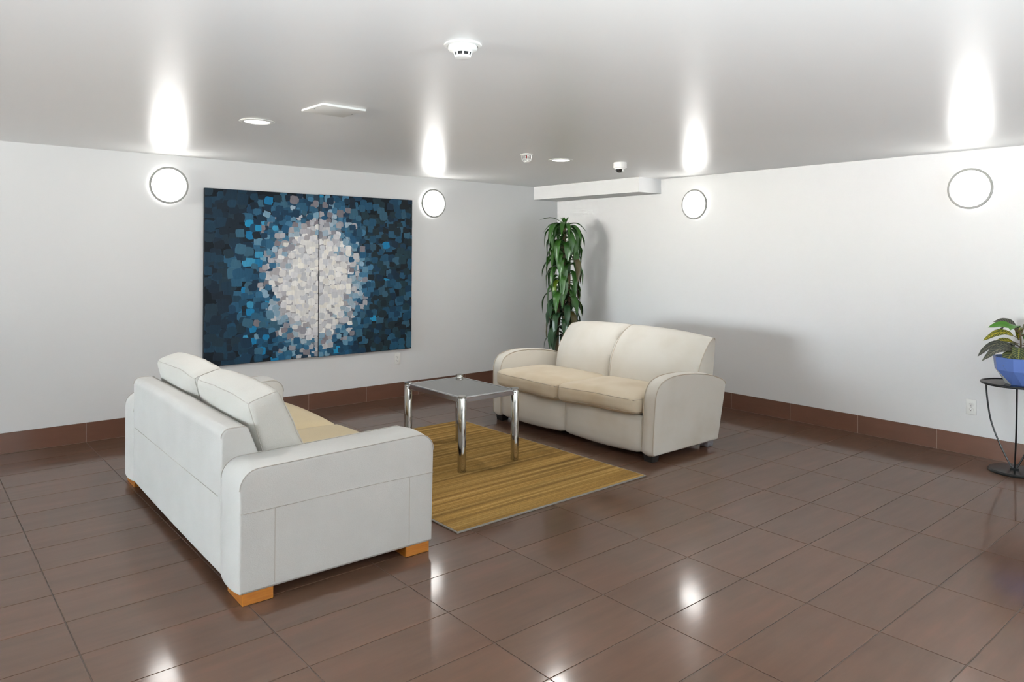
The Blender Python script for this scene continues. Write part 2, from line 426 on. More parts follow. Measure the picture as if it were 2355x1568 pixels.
# floor tiles, 30 x 61 cm, running with the left-hand wall
TX0, TY0, TP, TQ, GAP = .5289, 2.451, .6134, .305, .0042
full = None
def tile_mesh(lx, ly):
    bm = bmesh.new(); box(bm, -lx/2, lx/2, -ly/2, ly/2, -.003, 0, .0008, 1)
    me = bpy.data.meshes.new('tile'); bmesh.ops.recalc_face_normals(bm, faces=bm.faces[:]); bm.to_mesh(me); bm.free(); me.materials.append(M['tile']); return me
full = tile_mesh(TP-GAP, TQ-GAP)
far_bm = bmesh.new()
CF = Vector((math.cos(YAW), math.sin(YAW)))
def seen(x, y):
    f = x*CF.x+y*CF.y; r = x*CF.y-y*CF.x
    return f > 1.5 and abs(r)/f < .80
for i in range(-20, 11):
    for j in range(-14, 34):
        x0 = max(TX0+i*TP, WEST_X)+GAP/2; x1 = TX0+(i+1)*TP-GAP/2
        y1 = min(TY0-j*TQ, NORTH_Y)-GAP/2; y0 = max(TY0-(j+1)*TQ, SOUTH_Y)+GAP/2
        x1 = min(x1, east_x((y0+y1)/2))
        if x1-x0 < .01 or y1-y0 < .01: continue
        cx, cy = (x0+x1)/2, (y0+y1)/2
        if not any(seen(a, b) for a in (x0, x1) for b in (y0, y1)):
            box(far_bm, x0, x1, y0, y1, -.003, 0); continue
        whole = abs(x1-x0-TP+GAP) < 1e-4 and abs(y1-y0-TQ+GAP) < 1e-4
        t = bpy.data.objects.new('tile', full if whole else tile_mesh(x1-x0, y1-y0)); C.objects.link(t)
        t.location = (cx, cy, 0); t.parent = floor
fo = obj('tile_field', far_bm, M['tile'], floor, 0); fo['kind'] = 'stuff'

# skirting tiles
BH, BT = .15, .011
def skirting(name, start, length, rz, joints):
    e = bpy.data.objects.new(name, None); C.objects.link(e); tag(e, kind='structure')
    e.location = start; e.rotation_euler = (0, 0, rz)
    js = [0]+joints+[length]
    bxo('grout_bed', (0, length, -BT+.0015, 0, 0, BH), M['grout_pale'], e)
    for a, b in zip(js, js[1:]):
        if b-a > .02: bxo('skirting_tile', (a+.002, b-.002, -BT, 0, .0015, BH), M['tile_base'], e, .0012, 1)
    return e
js = [TX0+k*TP-WEST_X for k in range(-19, 10)]
skirting('baseboard_north', (WEST_X, NORTH_Y, 0), CORN-WEST_X, 0, [j for j in js if 0 < j < CORN-WEST_X])
yj = [3.953+k*.6095 for k in range(-20, 5)]
js = sorted(NORTH_Y-y for y in yj if SOUTH_Y < y < NORTH_Y)
skirting('baseboard_east', (CORN, NORTH_Y, 0), NORTH_Y-SOUTH_Y, EZ, js)

# ------------------------------------------------------------------ white leather sofa
def leather_sofa():
    s = thing('leather_sofa', 'white leather two-cushion sofa on honey-coloured wooden block feet beside the rug', 'sofa', (1.10, 3.03, 0), R(-1.15))
    L, AW, z0 = 2.175, .245, .052
    prof = rpoly([(0, z0, .010), (.955, z0, .010), (.964, .592, .085), (0.0, .572, .085)], 8)
    for near in (True, False):
        ya, yb = (0, AW) if near else (L-AW, L)
        bm = bmesh.new(); prism(bm, prof, ya, yb, .011, .010, 6); arm = obj('arm', bm, M['leather'], s)
        for yy, o in ((ya, .0028), (yb, -.0028)):
            loop = [Vector((p.x, yy+o, p.y)) for p in prof if p.y > .08]
            tubeo('piping', loop, .0020, M['stitch'], arm, 6)
        yo = ya-.0004 if near else yb+.0004
        tubeo('seam', [(.004, yo, .392), (.25, yo, .393), (.5, yo, .398), (.75, yo, .397), (.96, yo, .394)], .0017, M['stitch'], arm, 6)
        for xx in (.152, .822): tubeo('seam', [(xx, yo, z0+.02), (xx, yo, .393)], .0020, M['stitch'], arm, 6)
    bp = rpoly([(0.0, z0, .02), (.30, z0, .02), (.205, .48, .0), (.118, .702, .028), (0.0, .702, .04)], 6)
    bm = bmesh.new(); prism(bm, bp, AW-.004, L-AW+.004, .012, .004, 10); back = obj('back_panel', bm, M['leather'], s)
    for yy in (AW+.002, L-AW-.002): tubeo('piping', [Vector((p.x, yy, p.y)) for p in bp if p.y > .5], .0020, M['stitch'], back, 6)
    tubeo('seam', [(-.0042, AW+.03+k*.16, .40) for k in range(11)], .0016, M['stitch'], back, 6)
    bxo('seat_base', (.22, .925, AW-.01, L-AW+.01, z0+.005, .30), M['leather'], s, .02, 3)
    mid = L/2
    for k, (ya, yb) in enumerate(((AW+.003, mid-.004), (mid+.004, L-AW-.003))):
        yc = (ya+yb)/2
        def wp(P, yc=yc): return Vector((P.x+.635, P.y+yc, P.z+.362+.010*math.cos(P.y*3)))
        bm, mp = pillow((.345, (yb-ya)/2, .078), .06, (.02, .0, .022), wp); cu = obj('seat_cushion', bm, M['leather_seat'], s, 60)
        tubeo('piping', [mp(p) for p in rect_loop(2, .55)], .0020, M['stitch'], cu, 6, True)
    for k, (ya, yb) in enumerate(((AW+.012, mid-.006), (mid+.006, L-AW-.012))):
        yc = (ya+yb)/2; hy = (yb-ya)/2
        def wp(P, yc=yc, hy=hy):
            th = 1.05-.75*P.z
            x, z = P.x*th, P.z
            sag = .014*(1-(P.y/hy)**2)*max(0, P.z)/.2
            wr = .004*noise.noise(Vector((P.x*14, (P.y+yc)*11, P.z*14)))
            a = R(20.5)
            return Vector((x*math.cos(a)-z*math.sin(a)+.268+wr, P.y+yc, x*math.sin(a)*.8+z*math.cos(a)+.630+sag+wr))
        bm, mp = pillow((.094, hy, .212), .040, (.022, .004, .006), wp, 12); cu = obj('back_cushion', bm, M['leather_cush'], s, 60)
        for val in (-.985, .985): tubeo('piping', [mp(p) for p in rect_loop(1, val)], .0020, M['stitch'], cu, 6, True)
        for sx in (-1, 1): tubeo('piping', [mp((sx*.97, -.98+1.96*q/16, .98)) for q in range(17)], .0020, M['stitch'], cu, 6)
    for (xa, xb) in ((.016, .15), (.808, .942)):
        for (ya, yb) in ((.007, .195), (L-.195, L-.007)):
            bxo('foot', (xa, xb, ya, yb, 0, z0+.012), M['wood'], s, .003, 1)
    return s
leather_sofa()

# ------------------------------------------------------------------ beige loveseat
def loveseat():
    s = thing('loveseat', 'worn beige microfibre loveseat with arched arms and short black feet near the corner plant', 'sofa', (4.10, 3.25, 0))
    L, AW, z0 = 1.80, .108, .05
    top = catmull([(0.0, z0+.02), (0.002, .2), (.006, .4), (.016, .49), (.055, .557), (.13, .592), (.244, .607), (.433, .602), (.646, .573), (.80, .53), (.868, .498)], 4)
    prof = [Vector(p) for p in top]+[Vector((.880, .475)), Vector((.872, .40)), Vector((.812, .07)), Vector((.80, z0)), Vector((.70, z0)), Vector((.4, z0)), Vector((.02, z0))]
    for near in (True, False):
        ya, yb = (0, AW) if near else (L-AW, L)
        sg = -1 if near else 1
        wp = lambda v, sg=sg: Vector((v.x, v.y+sg*.022*max(0, v.z-.1)/.5, v.z))
        bm = bmesh.new(); prism(bm, prof, ya, yb, .014, .008, 6, wp); arm = obj('arm', bm, M['fabric'], s, 50)
        for yy, o in ((ya, .003), (yb, -.003)):
            tubeo('piping', [wp(Vector((p.x, yy+o, p.y))) for p in prof[:-6]], .0032, M['pipe_b'], arm, 6)
    bxo('seat_base', (.05, .80, AW-.01, L-AW+.01, z0+.01, .335), M['fabric'], s, .015, 2)
    mid = L/2
    for ya, yb in ((AW-.002, mid+.001), (mid-.001, L-AW+.002)):
        yc, hy = (ya+yb)/2, (yb-ya)/2
        wp = lambda P, yc=yc, hy=hy: Vector((P.x+.045-.012*(P.z < 0)*math.cos(P.y/hy*1.4), P.y+yc, P.z+.192-.012*(P.z < -.1)*math.cos(P.y/hy*1.5)))
        bm, mp = pillow((.045, hy, .138), .035, (.016, 0, 0), wp, 8); obj('front_panel', bm, M['fabric'], s, 60)
    for k, (ya, yb) in enumerate(((AW+.004, mid-.002), (mid+.006, L-AW-.004))):
        yc, hy = (ya+yb)/2, (yb-ya)/2
        def wp(P, yc=yc, hy=hy, k=k):
            t = P.y/hy*(1 if k else -1)          # +1 at the arm
            sag = -.018*max(0, -t)*(P.x < .0)-.012*math.sin((P.y/hy+1)*1.5)*(k == 1)*(P.x < 0)
            return Vector((P.x+.235-.02*max(0, -t)*(P.x < 0), P.y+yc, P.z+.398+.02*(P.x/.3)*(-1)*.3+sag*(.6 if P.z > 0 else 1)))
        bm, mp = pillow((.312, hy, .072), .05, (.016, 0, .020), wp, 10); cu = obj('seat_cushion', bm, M['fabric_seat'], s, 60)
        tubeo('piping', [mp(p) for p in rect_loop(2, .62)], .003, M['pipe_b'], cu, 6, True)
        tubeo('piping', [mp(p) for p in rect_loop(2, -.8)], .003, M['pipe_b'], cu, 6, True)
    A = [(.51, .38), (.50, .45), (.518, .59), (.545, .66), (.60, .747), (.665, .815), (.74, .862), (.80, .878), (.85, .872), (.885, .845), (.90, .79), (.89, .6), (.85, .3)]
    B = [(.66, .38), (.67, .45), (.70, .585), (.735, .66), (.79, .735), (.835, .785), (.875, .815), (.895, .824), (.905, .822), (.915, .812), (.92, .77), (.90, .6), (.855, .3)]
    A, B = catmull(A, 3), catmull(B, 3)
    for k in (0, 1):
        bm = bmesh.new(); rings = []; nu = 22
        y_in, y_out = (mid-.001, AW+.002) if k == 0 else (mid+.001, L-AW-.002)
        front, inner = [], []
        for i in range(nu+1):
            u = i/nu; wgt = u**3.2; ring = []
            for j, (a, b) in enumerate(zip(A, B)):
                x = a.x*(1-wgt)+b.x*wgt; z = a.y*(1-wgt)+b.y*wgt
                e = max(0, 1-u/.07)**2; x += .028*e*(j < len(A)*.75); z -= .012*e*(j > 12)
                x -= .012*math.sin(math.pi*min(u, 1))*(j < 20)
                v = Vector((x, y_in+(y_out-y_in)*u, z)); ring.append(bm.verts.new(v))
                if i == nu and j < len(A)*.78: front.append(v)
                if i == 1 and j < len(A)*.78: inner.append(v)
            rings.append(ring)
        for a, b in zip(rings, rings[1:]):
            for j in range(len(a)-1): bm.faces.new((a[j], a[j+1], b[j+1], b[j]))
            bm.faces.new((a[-1], a[0], b[0], b[-1]))
        bm.faces.new(rings[0]); bm.faces.new(rings[-1][::-1])
        bk = obj('backrest', bm, M['fabric'], s, 55)
        tubeo('piping', front, .0034, M['pipe_b'], bk, 6)
        if k == 0: tubeo('piping', inner, .003, M['pipe_b'], bk, 6)
    def foot(x, y, m, lab=None):
        bm = bmesh.new(); r = bmesh.ops.create_cube(bm, size=1)
        for v in r['verts']:
            h = .044 if v.co.z > 0 else .036
            v.co = Vector((x+v.co.x*2*h, y+v.co.y*2*h, .066 if v.co.z > 0 else 0))
        bmesh.ops.bevel(bm, geom=bm.edges[:], offset=.003, segments=1, affect='EDGES')
        f = obj('foot', bm, m, s)
        if lab: f['label'] = lab
    foot(.058, .062, M['black']); foot(.058, L-.062, M['black']); foot(.73, L-.062, M['black'])
    foot(.735, .062, M['foil'], 'foot wrapped in crumpled silver foil')
    return s
loveseat()

# ------------------------------------------------------------------ rug and table
RUG_T = .009
rug = thing('rug', 'golden brown striped woven rug with grey bound edges under the chrome table', 'rug', (3.065, 4.15, 0))
hx, hy = .785, 1.045
bm = bmesh.new(); box(bm, -hx+.012, hx-.012, -hy+.012, hy-.012, 0, RUG_T); obj('pile', bm, M['rug'], rug, 0)
for d in ((-hx, hx, -hy, -hy+.013), (-hx, hx, hy-.013, hy), (-hx, -hx+.013, -hy+.013, hy-.013), (hx-.013, hx, -hy+.013, hy-.013)):
    bxo('binding', (*d, 0, RUG_T-.001), M['binding'], rug, .002, 1)

def coffee_table():
    s = thing('coffee_table', 'chrome side table with round tube legs and a smoked glass top standing on the rug', 'table', (3.165, 4.28, RUG_T), R(0))
    ax, ay, H, rl = .236, .336, .512, .0285
    for sx in (-1, 1):
        for sy in (-1, 1):
            leg = latheo('leg', [(0, 0), (rl-.001, 0), (rl, .001), (rl, H-.004), (rl-.002, H)], M['chrome'], s, 28, c=(sx*ax, sy*ay, 0))
            up = .012 if (sx > 0 and sy > 0) else 0
            latheo('cap', [(0, H-.012+up), (rl+.001, H-.012+up), (rl+.0015, H-.001+up), (rl-.003, H+.004+up), (0, H+.005+up)], M['chrome'], leg, 28, c=(sx*ax, sy*ay, 0))
            for dx, dy in ((-sx*0+0, sy), (sx, 0)):
                p = Vector((sx*ax+dx*rl*.75-sx*(dx == 0)*rl*.72, sy*ay+dy*rl*.75-sy*(dy == 0)*rl*.72, H-.022))
                q = p+Vector((dx, dy, 0))*.009
                tubeo('bolt', [p, q], .0042, M['steel'], leg, 8)
    for sy in (-1, 1): bxo('rail', (-ax+.02, ax-.02, sy*(ay+.012)-.004, sy*(ay+.012)+.004, H-.042, H-.008), M['steel'], s, .0015, 1)
    for sx in (-1, 1): bxo('rail', (sx*(ax+.012)-.004, sx*(ax+.012)+.004, -ay+.02, ay-.02, H-.042, H-.008), M['steel'], s, .0015, 1)
    bw = .016
    for sy in (-1, 1): bxo('lip', (-ax-.008, ax+.008, min(sy*(ay+.008), sy*(ay+.008-bw)), max(sy*(ay+.008), sy*(ay+.008-bw)), H-.010, H-.006), M['steel'], s)
    for sx in (-1, 1): bxo('lip', (min(sx*(ax+.008), sx*(ax+.008-bw)), max(sx*(ax+.008), sx*(ax+.008-bw)), -ay-.008+bw, ay+.008-bw, H-.010, H-.006), M['steel'], s)
    bxo('glass_top', (-ax+.0085, ax-.0085, -ay+.0085, ay-.0085, H-.0135, H-.0075), M['smoked'], s, .001, 1)
    return s
def m_smoked():
    m = mat('smoked_glass', S(96, 97, 96), .05, spec=.8)
    return m
M['smoked'] = m_smoked()
coffee_table()

# ------------------------------------------------------------------ diptych
def canvas(x0, x1, z0, z1, label, seed, lone):
    D = .034
    s = thing('painted_canvas', label, 'painting', ((x0+x1)/2, NORTH_Y, z0), 0, 'abstract diptych on the wall')
    hw = (x1-x0)/2; hh = z1-z0
    bxo('canvas', (-hw, hw, -D, -.002, 0, hh), M['canvas'], s, .002, 1)
    rnd = random.Random(seed)
    bm = bmesh.new(); cl = bm.loops.layers.float_color.new('Col')
    CX, CZ = 3.035-(x0+x1)/2, 1.205-z0
    white = [S(244, 243, 240), S(240, 239, 237), S(228, 228, 230), S(248, 245, 238), S(214, 216, 220)]
    greyl = [S(172, 168, 172), S(190, 190, 196), S(150, 150, 158), S(166, 186, 200), S(206, 206, 208), S(140, 172, 194)]
    mid = [S(96, 140, 166), S(66, 118, 150), S(46, 100, 132), S(132, 126, 132), S(122, 160, 182), S(30, 84, 118)]
    blue = [S(28, 76, 106), S(36, 90, 122), S(24, 62, 90), S(44, 98, 128), S(20, 50, 74), S(58, 104, 128)]; blue = [tuple(q*.86 for q in c) for c in blue]
    deep = [S(22, 44, 62), S(24, 56, 78), S(28, 66, 90), S(20, 36, 50), S(32, 58, 74)]; deep = [tuple(q*.72 for q in c) for c in deep]
    dusk = [S(26, 46, 56), S(32, 62, 74), S(24, 36, 44), S(38, 72, 86), S(34, 54, 62)]; dusk = [tuple(q*.72 for q in c) for c in dusk]
    cyan = [S(18, 122, 172), S(30, 140, 186), S(60, 150, 190)]
    dabs = []
    step = .042
    nx, nz = int(2*hw/step), int(hh/step)
    for i in range(nx):
        for j in range(nz):
            x = -hw+(i+.5)*2*hw/nx+rnd.uniform(-.02, .02); z = (j+.5)*hh/nz+rnd.uniform(-.02, .02)
            wx = x-CX; rr = math.hypot(wx/.40, (z-CZ)/.53)+rnd.gauss(0, .085)
            big = rr > 1.75
            if big and rnd.random() < .42: continue
            if rr < .78: c = rnd.choice(white)
            elif rr < 1.02: c = rnd.choice(white+greyl)
            elif rr < 1.28: c = rnd.choice(greyl+mid)
            elif rr < 1.62: c = rnd.choice(mid+blue+blue)
            elif rr < 2.1: c = rnd.choice(blue+deep)
            else: c = rnd.choice(deep if wx < 0 else dusk)
            if wx > .45 and rr > 1.5: c = tuple(q*.8 for q in rnd.choice(dusk+blue))
            if 1.25 < rr < 1.9 and rnd.random() < (.07 if wx < 0 else .03): c = rnd.choice(cyan)
            edge = min(hw-abs(x), z, hh-z)
            if edge < .04 and rr > 1.3 and rnd.random() < .3: continue
            sz = .033 if rr < 1.3 else (.037 if rr < 1.7 else .043)
            lum = sum(c)
            dabs.append((rr*(.6+.8*rnd.random()), x, z, c, sz*rnd.uniform(.8, 1.15)*(1.15 if wx < -.6 else 1), lum))
    dabs.sort(key=lambda d: -d[0])
    under = []                                   # broad underpainting strokes
    for i in range(26):
        for j in range(38):
            x = -hw+(i+.5)*2*hw/26; z = (j+.5)*hh/38
            rr = math.hypot((x-CX)/.40, (z-CZ)/.53)+rnd.gauss(0, .06)
            c = S(176, 174, 178) if rr < .95 else (S(120, 130, 142) if rr < 1.15 else (S(40, 62, 80) if rr < 1.5 else None))
            if c: under.append((9, x, z, c, .034, 0))
    dabs = under+dabs
    for k, (_, x, z, c, h, lum) in enumerate(dabs):
        d0 = D+.0004+k*1.2e-6; a = rnd.gauss(0, .12); asp = rnd.uniform(.75, 1.0)
        ring0, ring1, n = [], [], 12
        jit = [rnd.uniform(.9, 1.1) for _ in range(n)]
        ex = rnd.uniform(4, 8)
        for q in range(n):
            t = 2*math.pi*(q+.5)/n; ct, stn = math.cos(t), math.sin(t)
            f = (abs(ct)**ex+abs(stn)**ex)**(-1/ex)*jit[q]
            px, pz = h*f*ct, h*asp*f*stn
            px, pz = px*math.cos(a)-pz*math.sin(a), px*math.sin(a)+pz*math.cos(a)
            X = max(-hw+.001, min(hw-.001, x+px)); Z = max(.001, min(hh-.001, z+pz))
            ring0.append(bm.verts.new((X, -d0+.0003, Z)))
            X2 = max(-hw+.0015, min(hw-.0015, x+px*.88)); Z2 = max(.0015, min(hh-.0015, z+pz*.88))
            ring1.append(bm.verts.new((X2, -d0-.0011, Z2)))
        v = rnd.uniform(.88, 1.1); top = tuple(min(1, q*v) for q in c)
        rim = tuple(min(1, q*v*1.12) for q in c)
        fs = []
        try: fs.append((bm.faces.new(ring1), top))
        except ValueError: pass
        for q in range(n): fs.append((bm.faces.new((ring0[q], ring0[(q+1) % n], ring1[(q+1) % n], ring1[q])), rim))
        for f, cc in fs:
            for lp in f.loops: lp[cl] = (*cc, 1)
    p = obj('paint_dabs', bm, M['paint'], s, 0); p['kind'] = 'stuff'
    return s
canvas(2.016, 3.060, .500, 2.036, 'blue half of the abstract diptych, hung on the side away from the power outlet', 4, True)
canvas(3.066, 4.104, .496, 2.040, 'half of the abstract diptych hung directly above the power outlet, with dusky teal edge', 9, False)

# ------------------------------------------------------------------ wall lamps (wall at local y = 0, room towards -y)
def wall_lamp(label, loc, rz):
    s = thing('wall_lamp', label, 'wall lamp', loc, rz, 'round wall lamps')
    r = .1425
    latheo('diffuser', [(r-.0035, .036), (r-.006, .0375), (0, .0385)], M['lamp'], s, 64, 'y')
    latheo('side_wall', [(r-.02, .0005), (r-.006, .001), (r-.006, .016), (r-.001, .018), (r-.001, .034)], M['white_plastic'], s, 64, 'y')
    latheo('back_glow', [(r-.006, .002), (r-.002, .004), (r-.002, .014), (r-.006, .016)], M['glow'], s, 64, 'y')
    latheo('trim_ring', [(r-.003, .033), (r+.009, .033), (r+.0105, .036), (r+.0105, .048), (r+.008, .0505), (r-.005, .0505), (r-.0065, .048), (r-.0065, .036), (r-.003, .033)], M['ring_grey'], s, 64, 'y')
    return s
wall_lamp('round glowing wall lamp with grey rim on the bare side of the painting', (1.727, NORTH_Y, 2.038), 0)
wall_lamp('round glowing wall lamp with grey rim between the painting and the corner plant', (4.366, NORTH_Y, 2.018), 0)
wall_lamp('round glowing wall lamp with grey rim beside the ceiling soffit', (east_x(4.379), 4.379, 2.0), EZ)
wall_lamp('round glowing wall lamp with grey rim above the blue planter on its stand', (east_x(1.896), 1.896, 1.998), EZ)

# ------------------------------------------------------------------ ceiling fittings
def downlight(label, x, y):
    s = thing('downlight', label, 'ceiling light', (x, y, CEIL), 0, 'recessed ceiling lights')
    latheo('trim_ring', [(.072, -.001), (.095, -.001), (.103, -.003), (.104, -.006), (.098, -.009), (.080, -.010), (.074, -.007), (.072, -.001)], M['white_plastic'], s, 48)
    latheo('lens', [(.0735, -.002), (.0735, -.0065), (.06, -.008), (0, -.009)], M['downlight'], s, 48)
    ld = bpy.data.lights.new('downlight_beam', 'AREA'); ld.shape = 'DISK'; ld.size = .13; ld.energy = DOWN_W; ld.color = (1, .985, .955)
    lo = bpy.data.objects.new('downlight_beam', ld); C.objects.link(lo); lo.parent = s; lo.location = (0, 0, -.0105)
downlight('recessed round ceiling light next to the square access panel', 1.679, 4.374)
downlight('recessed round ceiling light next to the caged sprinkler head', 4.299, 4.407)

p = thing('access_panel', 'flat white square access panel fixed to the ceiling', 'ceiling panel', (1.861, 3.723, CEIL), R(1.5))
bxo('plate', (-.131, .131, -.127, .127, -.013, 0), M['white_plastic'], p, .003, 2)
for sx in (-1, 1): 
    latheo('screw', [(.004, -.0125), (.004, -.0145), (0, -.015)], M['ring_grey'], p, 10, c=(sx*.115, 0, 0))

s = thing('smoke_detector', 'white round smoke detector with dark vent slots on the ceiling', 'smoke detector', (1.651, 2.233, CEIL))
latheo('mounting_plate', [(0, 0), (.070, 0), (.0725, -.003), (.071, -.007), (.058, -.009)], M['white_plastic'], s, 48)
latheo('body', [(.056, -.007), (.0555, -.020), (.052, -.024), (.043, -.0265), (.038, -.030), (.034, -.033)], M['white_plastic'], s, 48)
latheo('vent_core', [(.026, -.031), (.026, -.044)], M['dark_slot'], s, 32)
for k in range(8):
    a = 2*math.pi*k/8+.2
    pts = [Vector((math.cos(a)*r0, math.sin(a)*r0, z)) for r0, z in ((.0335, -.030), (.031, -.037), (.029, -.045))]
    tubeo('vent_rib', pts, .003, M['white_plastic'], s, 6)
latheo('cover', [(.0305, -.043), (.0315, -.046), (.030, -.051), (.024, -.0535), (0, -.0545)], M['white_plastic'], s, 40)

s = thing('sprinkler', 'fire sprinkler head with red bulb inside a white wire cage', 'sprinkler', (3.855, 4.345, CEIL))
latheo('escutcheon', [(0, 0), (.036, 0), (.036, -.003), (.014, -.006), (.010, -.012)], M['white_plastic'], s, 32)
tubeo('bulb', [(0, 0, -.012), (0, 0, -.034)], .0035, M['red'], s, 8)
for sx in (-1, 1): tubeo('frame_arm', [(sx*.008, 0, -.010), (sx*.012, 0, -.024), (sx*.003, 0, -.038)], .0022, M['steel'], s, 6)
latheo('deflector', [(0, -.038), (.014, -.0385), (.014, -.0405), (0, -.041)], M['steel'], s, 20)
cg = bpy.data.objects.new('cage', None)
bm = bmesh.new()
for k in range(4):
    a = math.pi*k/4+.3
    tube(bm, [Vector((math.cos(a)*r0, math.sin(a)*r0, z)) for r0, z in ((.050, -.001), (.043, -.012), (.041, -.040), (.034, -.056), (.018, -.064), (0, -.066), (-.018, -.064), (-.034, -.056), (-.041, -.040), (-.043, -.012), (-.050, -.001))], .0021, 6)
for r0, z in ((.043, -.010), (.040, -.044), (.018, -.0645)):
    tube(bm, [Vector((math.cos(2*math.pi*q/28)*r0, math.sin(2*math.pi*q/28)*r0, z)) for q in range(28)], .0021, 6, True)
obj('wire_cage', bm, M['white_plastic'], s, 60)

s = thing('security_camera', 'white security camera with a black dome hanging from the ceiling', 'security camera', (4.818, 4.20, CEIL))
latheo('housing', [(0, 0), (.056, 0), (.058, -.004), (.058, -.043), (.055, -.048), (.040, -.052)], M['white_plastic'], s, 40)
latheo('dome_collar', [(.047, -.048), (.047, -.056), (.042, -.060), (.038, -.058)], M['white_plastic'], s, 40)
latheo('dome', [(.040, -.055), (.0385, -.066), (.033, -.077), (.023, -.084), (.011, -.0875), (0, -.088)], M['dome'], s, 32)
bxo('lens_hood', (-.012, .012, -.041, -.018, -.080, -.058), M['white_plastic'], s, .003, 2)
latheo('screw', [(.003, -.0605), (0, -.061)], M['dark_slot'], s, 8, 'y', c=(-.0, .0, -.012))

# ------------------------------------------------------------------ outlets
def outlet(label, loc, rz):
    s = thing('power_outlet', label, 'outlet', loc, rz, 'wall outlets')
    bxo('cover_plate', (-.035, .035, -.006, 0, -.0575, .0575), M['white_plastic'], s, .003, 2)
    for z in (.0195, -.0195):
        bm = bmesh.new()
        prof = rpoly([(-.0165, z-.0135, .009), (.0165, z-.0135, .009), (.0165, z+.0135, .009), (-.0165, z+.0135, .009)], 5)
        prism(bm, prof, -.0085, -.005, .0008, 0, 1); rc = obj('receptacle', bm, M['white_plastic'], s)
        bxo('slot', (-.0075, -.0053, -.0088, -.0075, z-.001, z+.008), M['dark_slot'], rc)
        bxo('slot', (.0053, .0075, -.0088, -.0075, z, z+.007), M['dark_slot'], rc)
        latheo('ground_hole', [(.0027, .0080), (.0027, .0088), (0, .0088)], M['dark_slot'], rc, 12, 'y', c=(0, 0, z-.007))
    latheo('screw', [(.003, .0055), (.0025, .0068), (0, .007)], M['ring_grey'], s, 10, 'y')
outlet('white double power outlet on the wall under the painting', (3.953, NORTH_Y, .398), 0)
outlet('white double power outlet on the wall beside the black plant stand', (east_x(1.891), 1.891, .361), EZ)

# ------------------------------------------------------------------ leaves
def leaf(name, m, parent, base, az, el0, length, width, droop, el_min=-86, twist=0, fold=.25, n=9, shape='strap', wav=.0, rnd=random, roll=0):
    bm = bmesh.new(); uvl = bm.loops.layers.uv.new('UVMap')
    p = Vector(base); el = R(el0); ds = length/n; rows = []
    side0 = Vector((-math.sin(az), math.cos(az), 0)); ph = rnd.random()*6
    for i in range(n+1):
        t = i/n
        if shape == 'strap': wd = width*min(1, .28+2.2*t)*(1-max(0, (t-.45)/.55)**2.2)
        else: wd = width*math.sin(math.pi*min(1, t**.8*.98+.02))**.75
        wd = max(wd, .0012)
        d = Vector((math.cos(az)*math.cos(el), math.sin(az)*math.cos(el), math.sin(el)))
        nrm = side0.cross(d).normalized()*-1
        sd = (side0*math.cos(roll+twist*t)+nrm*math.sin(roll+twist*t)).normalized()
        up = d.cross(sd).normalized()
        wv = wav*math.sin(ph+t*15)
        rows.append([(p+sd*wd*.5*k+up*(fold*wd*.5*abs(k)*(1)+wv*k*wd), (.5+k/2, t)) for k in (-1, -.5, 0, .5, 1)])
        p = p+d*ds
        el = max(R(el_min), el-R(droop)*ds/length*(1.6 if t < .55 else .5))
    V = [[(bm.verts.new(q), uv) for q, uv in r] for r in rows]
    for a, b in zip(V, V[1:]):
        for k in range(4):
            f = bm.faces.new((a[k][0], a[k+1][0], b[k+1][0], b[k][0]))
            for lp, uv in zip(f.loops, (a[k][1], a[k+1][1], b[k+1][1], b[k][1])): lp[uvl].uv = uv
    me = bpy.data.meshes.new(name); bm.to_mesh(me); bm.free(); me.materials.append(m); me.shade_smooth()
    o = bpy.data.objects.new(name, me); C.objects.link(o); o.parent = parent
    return o

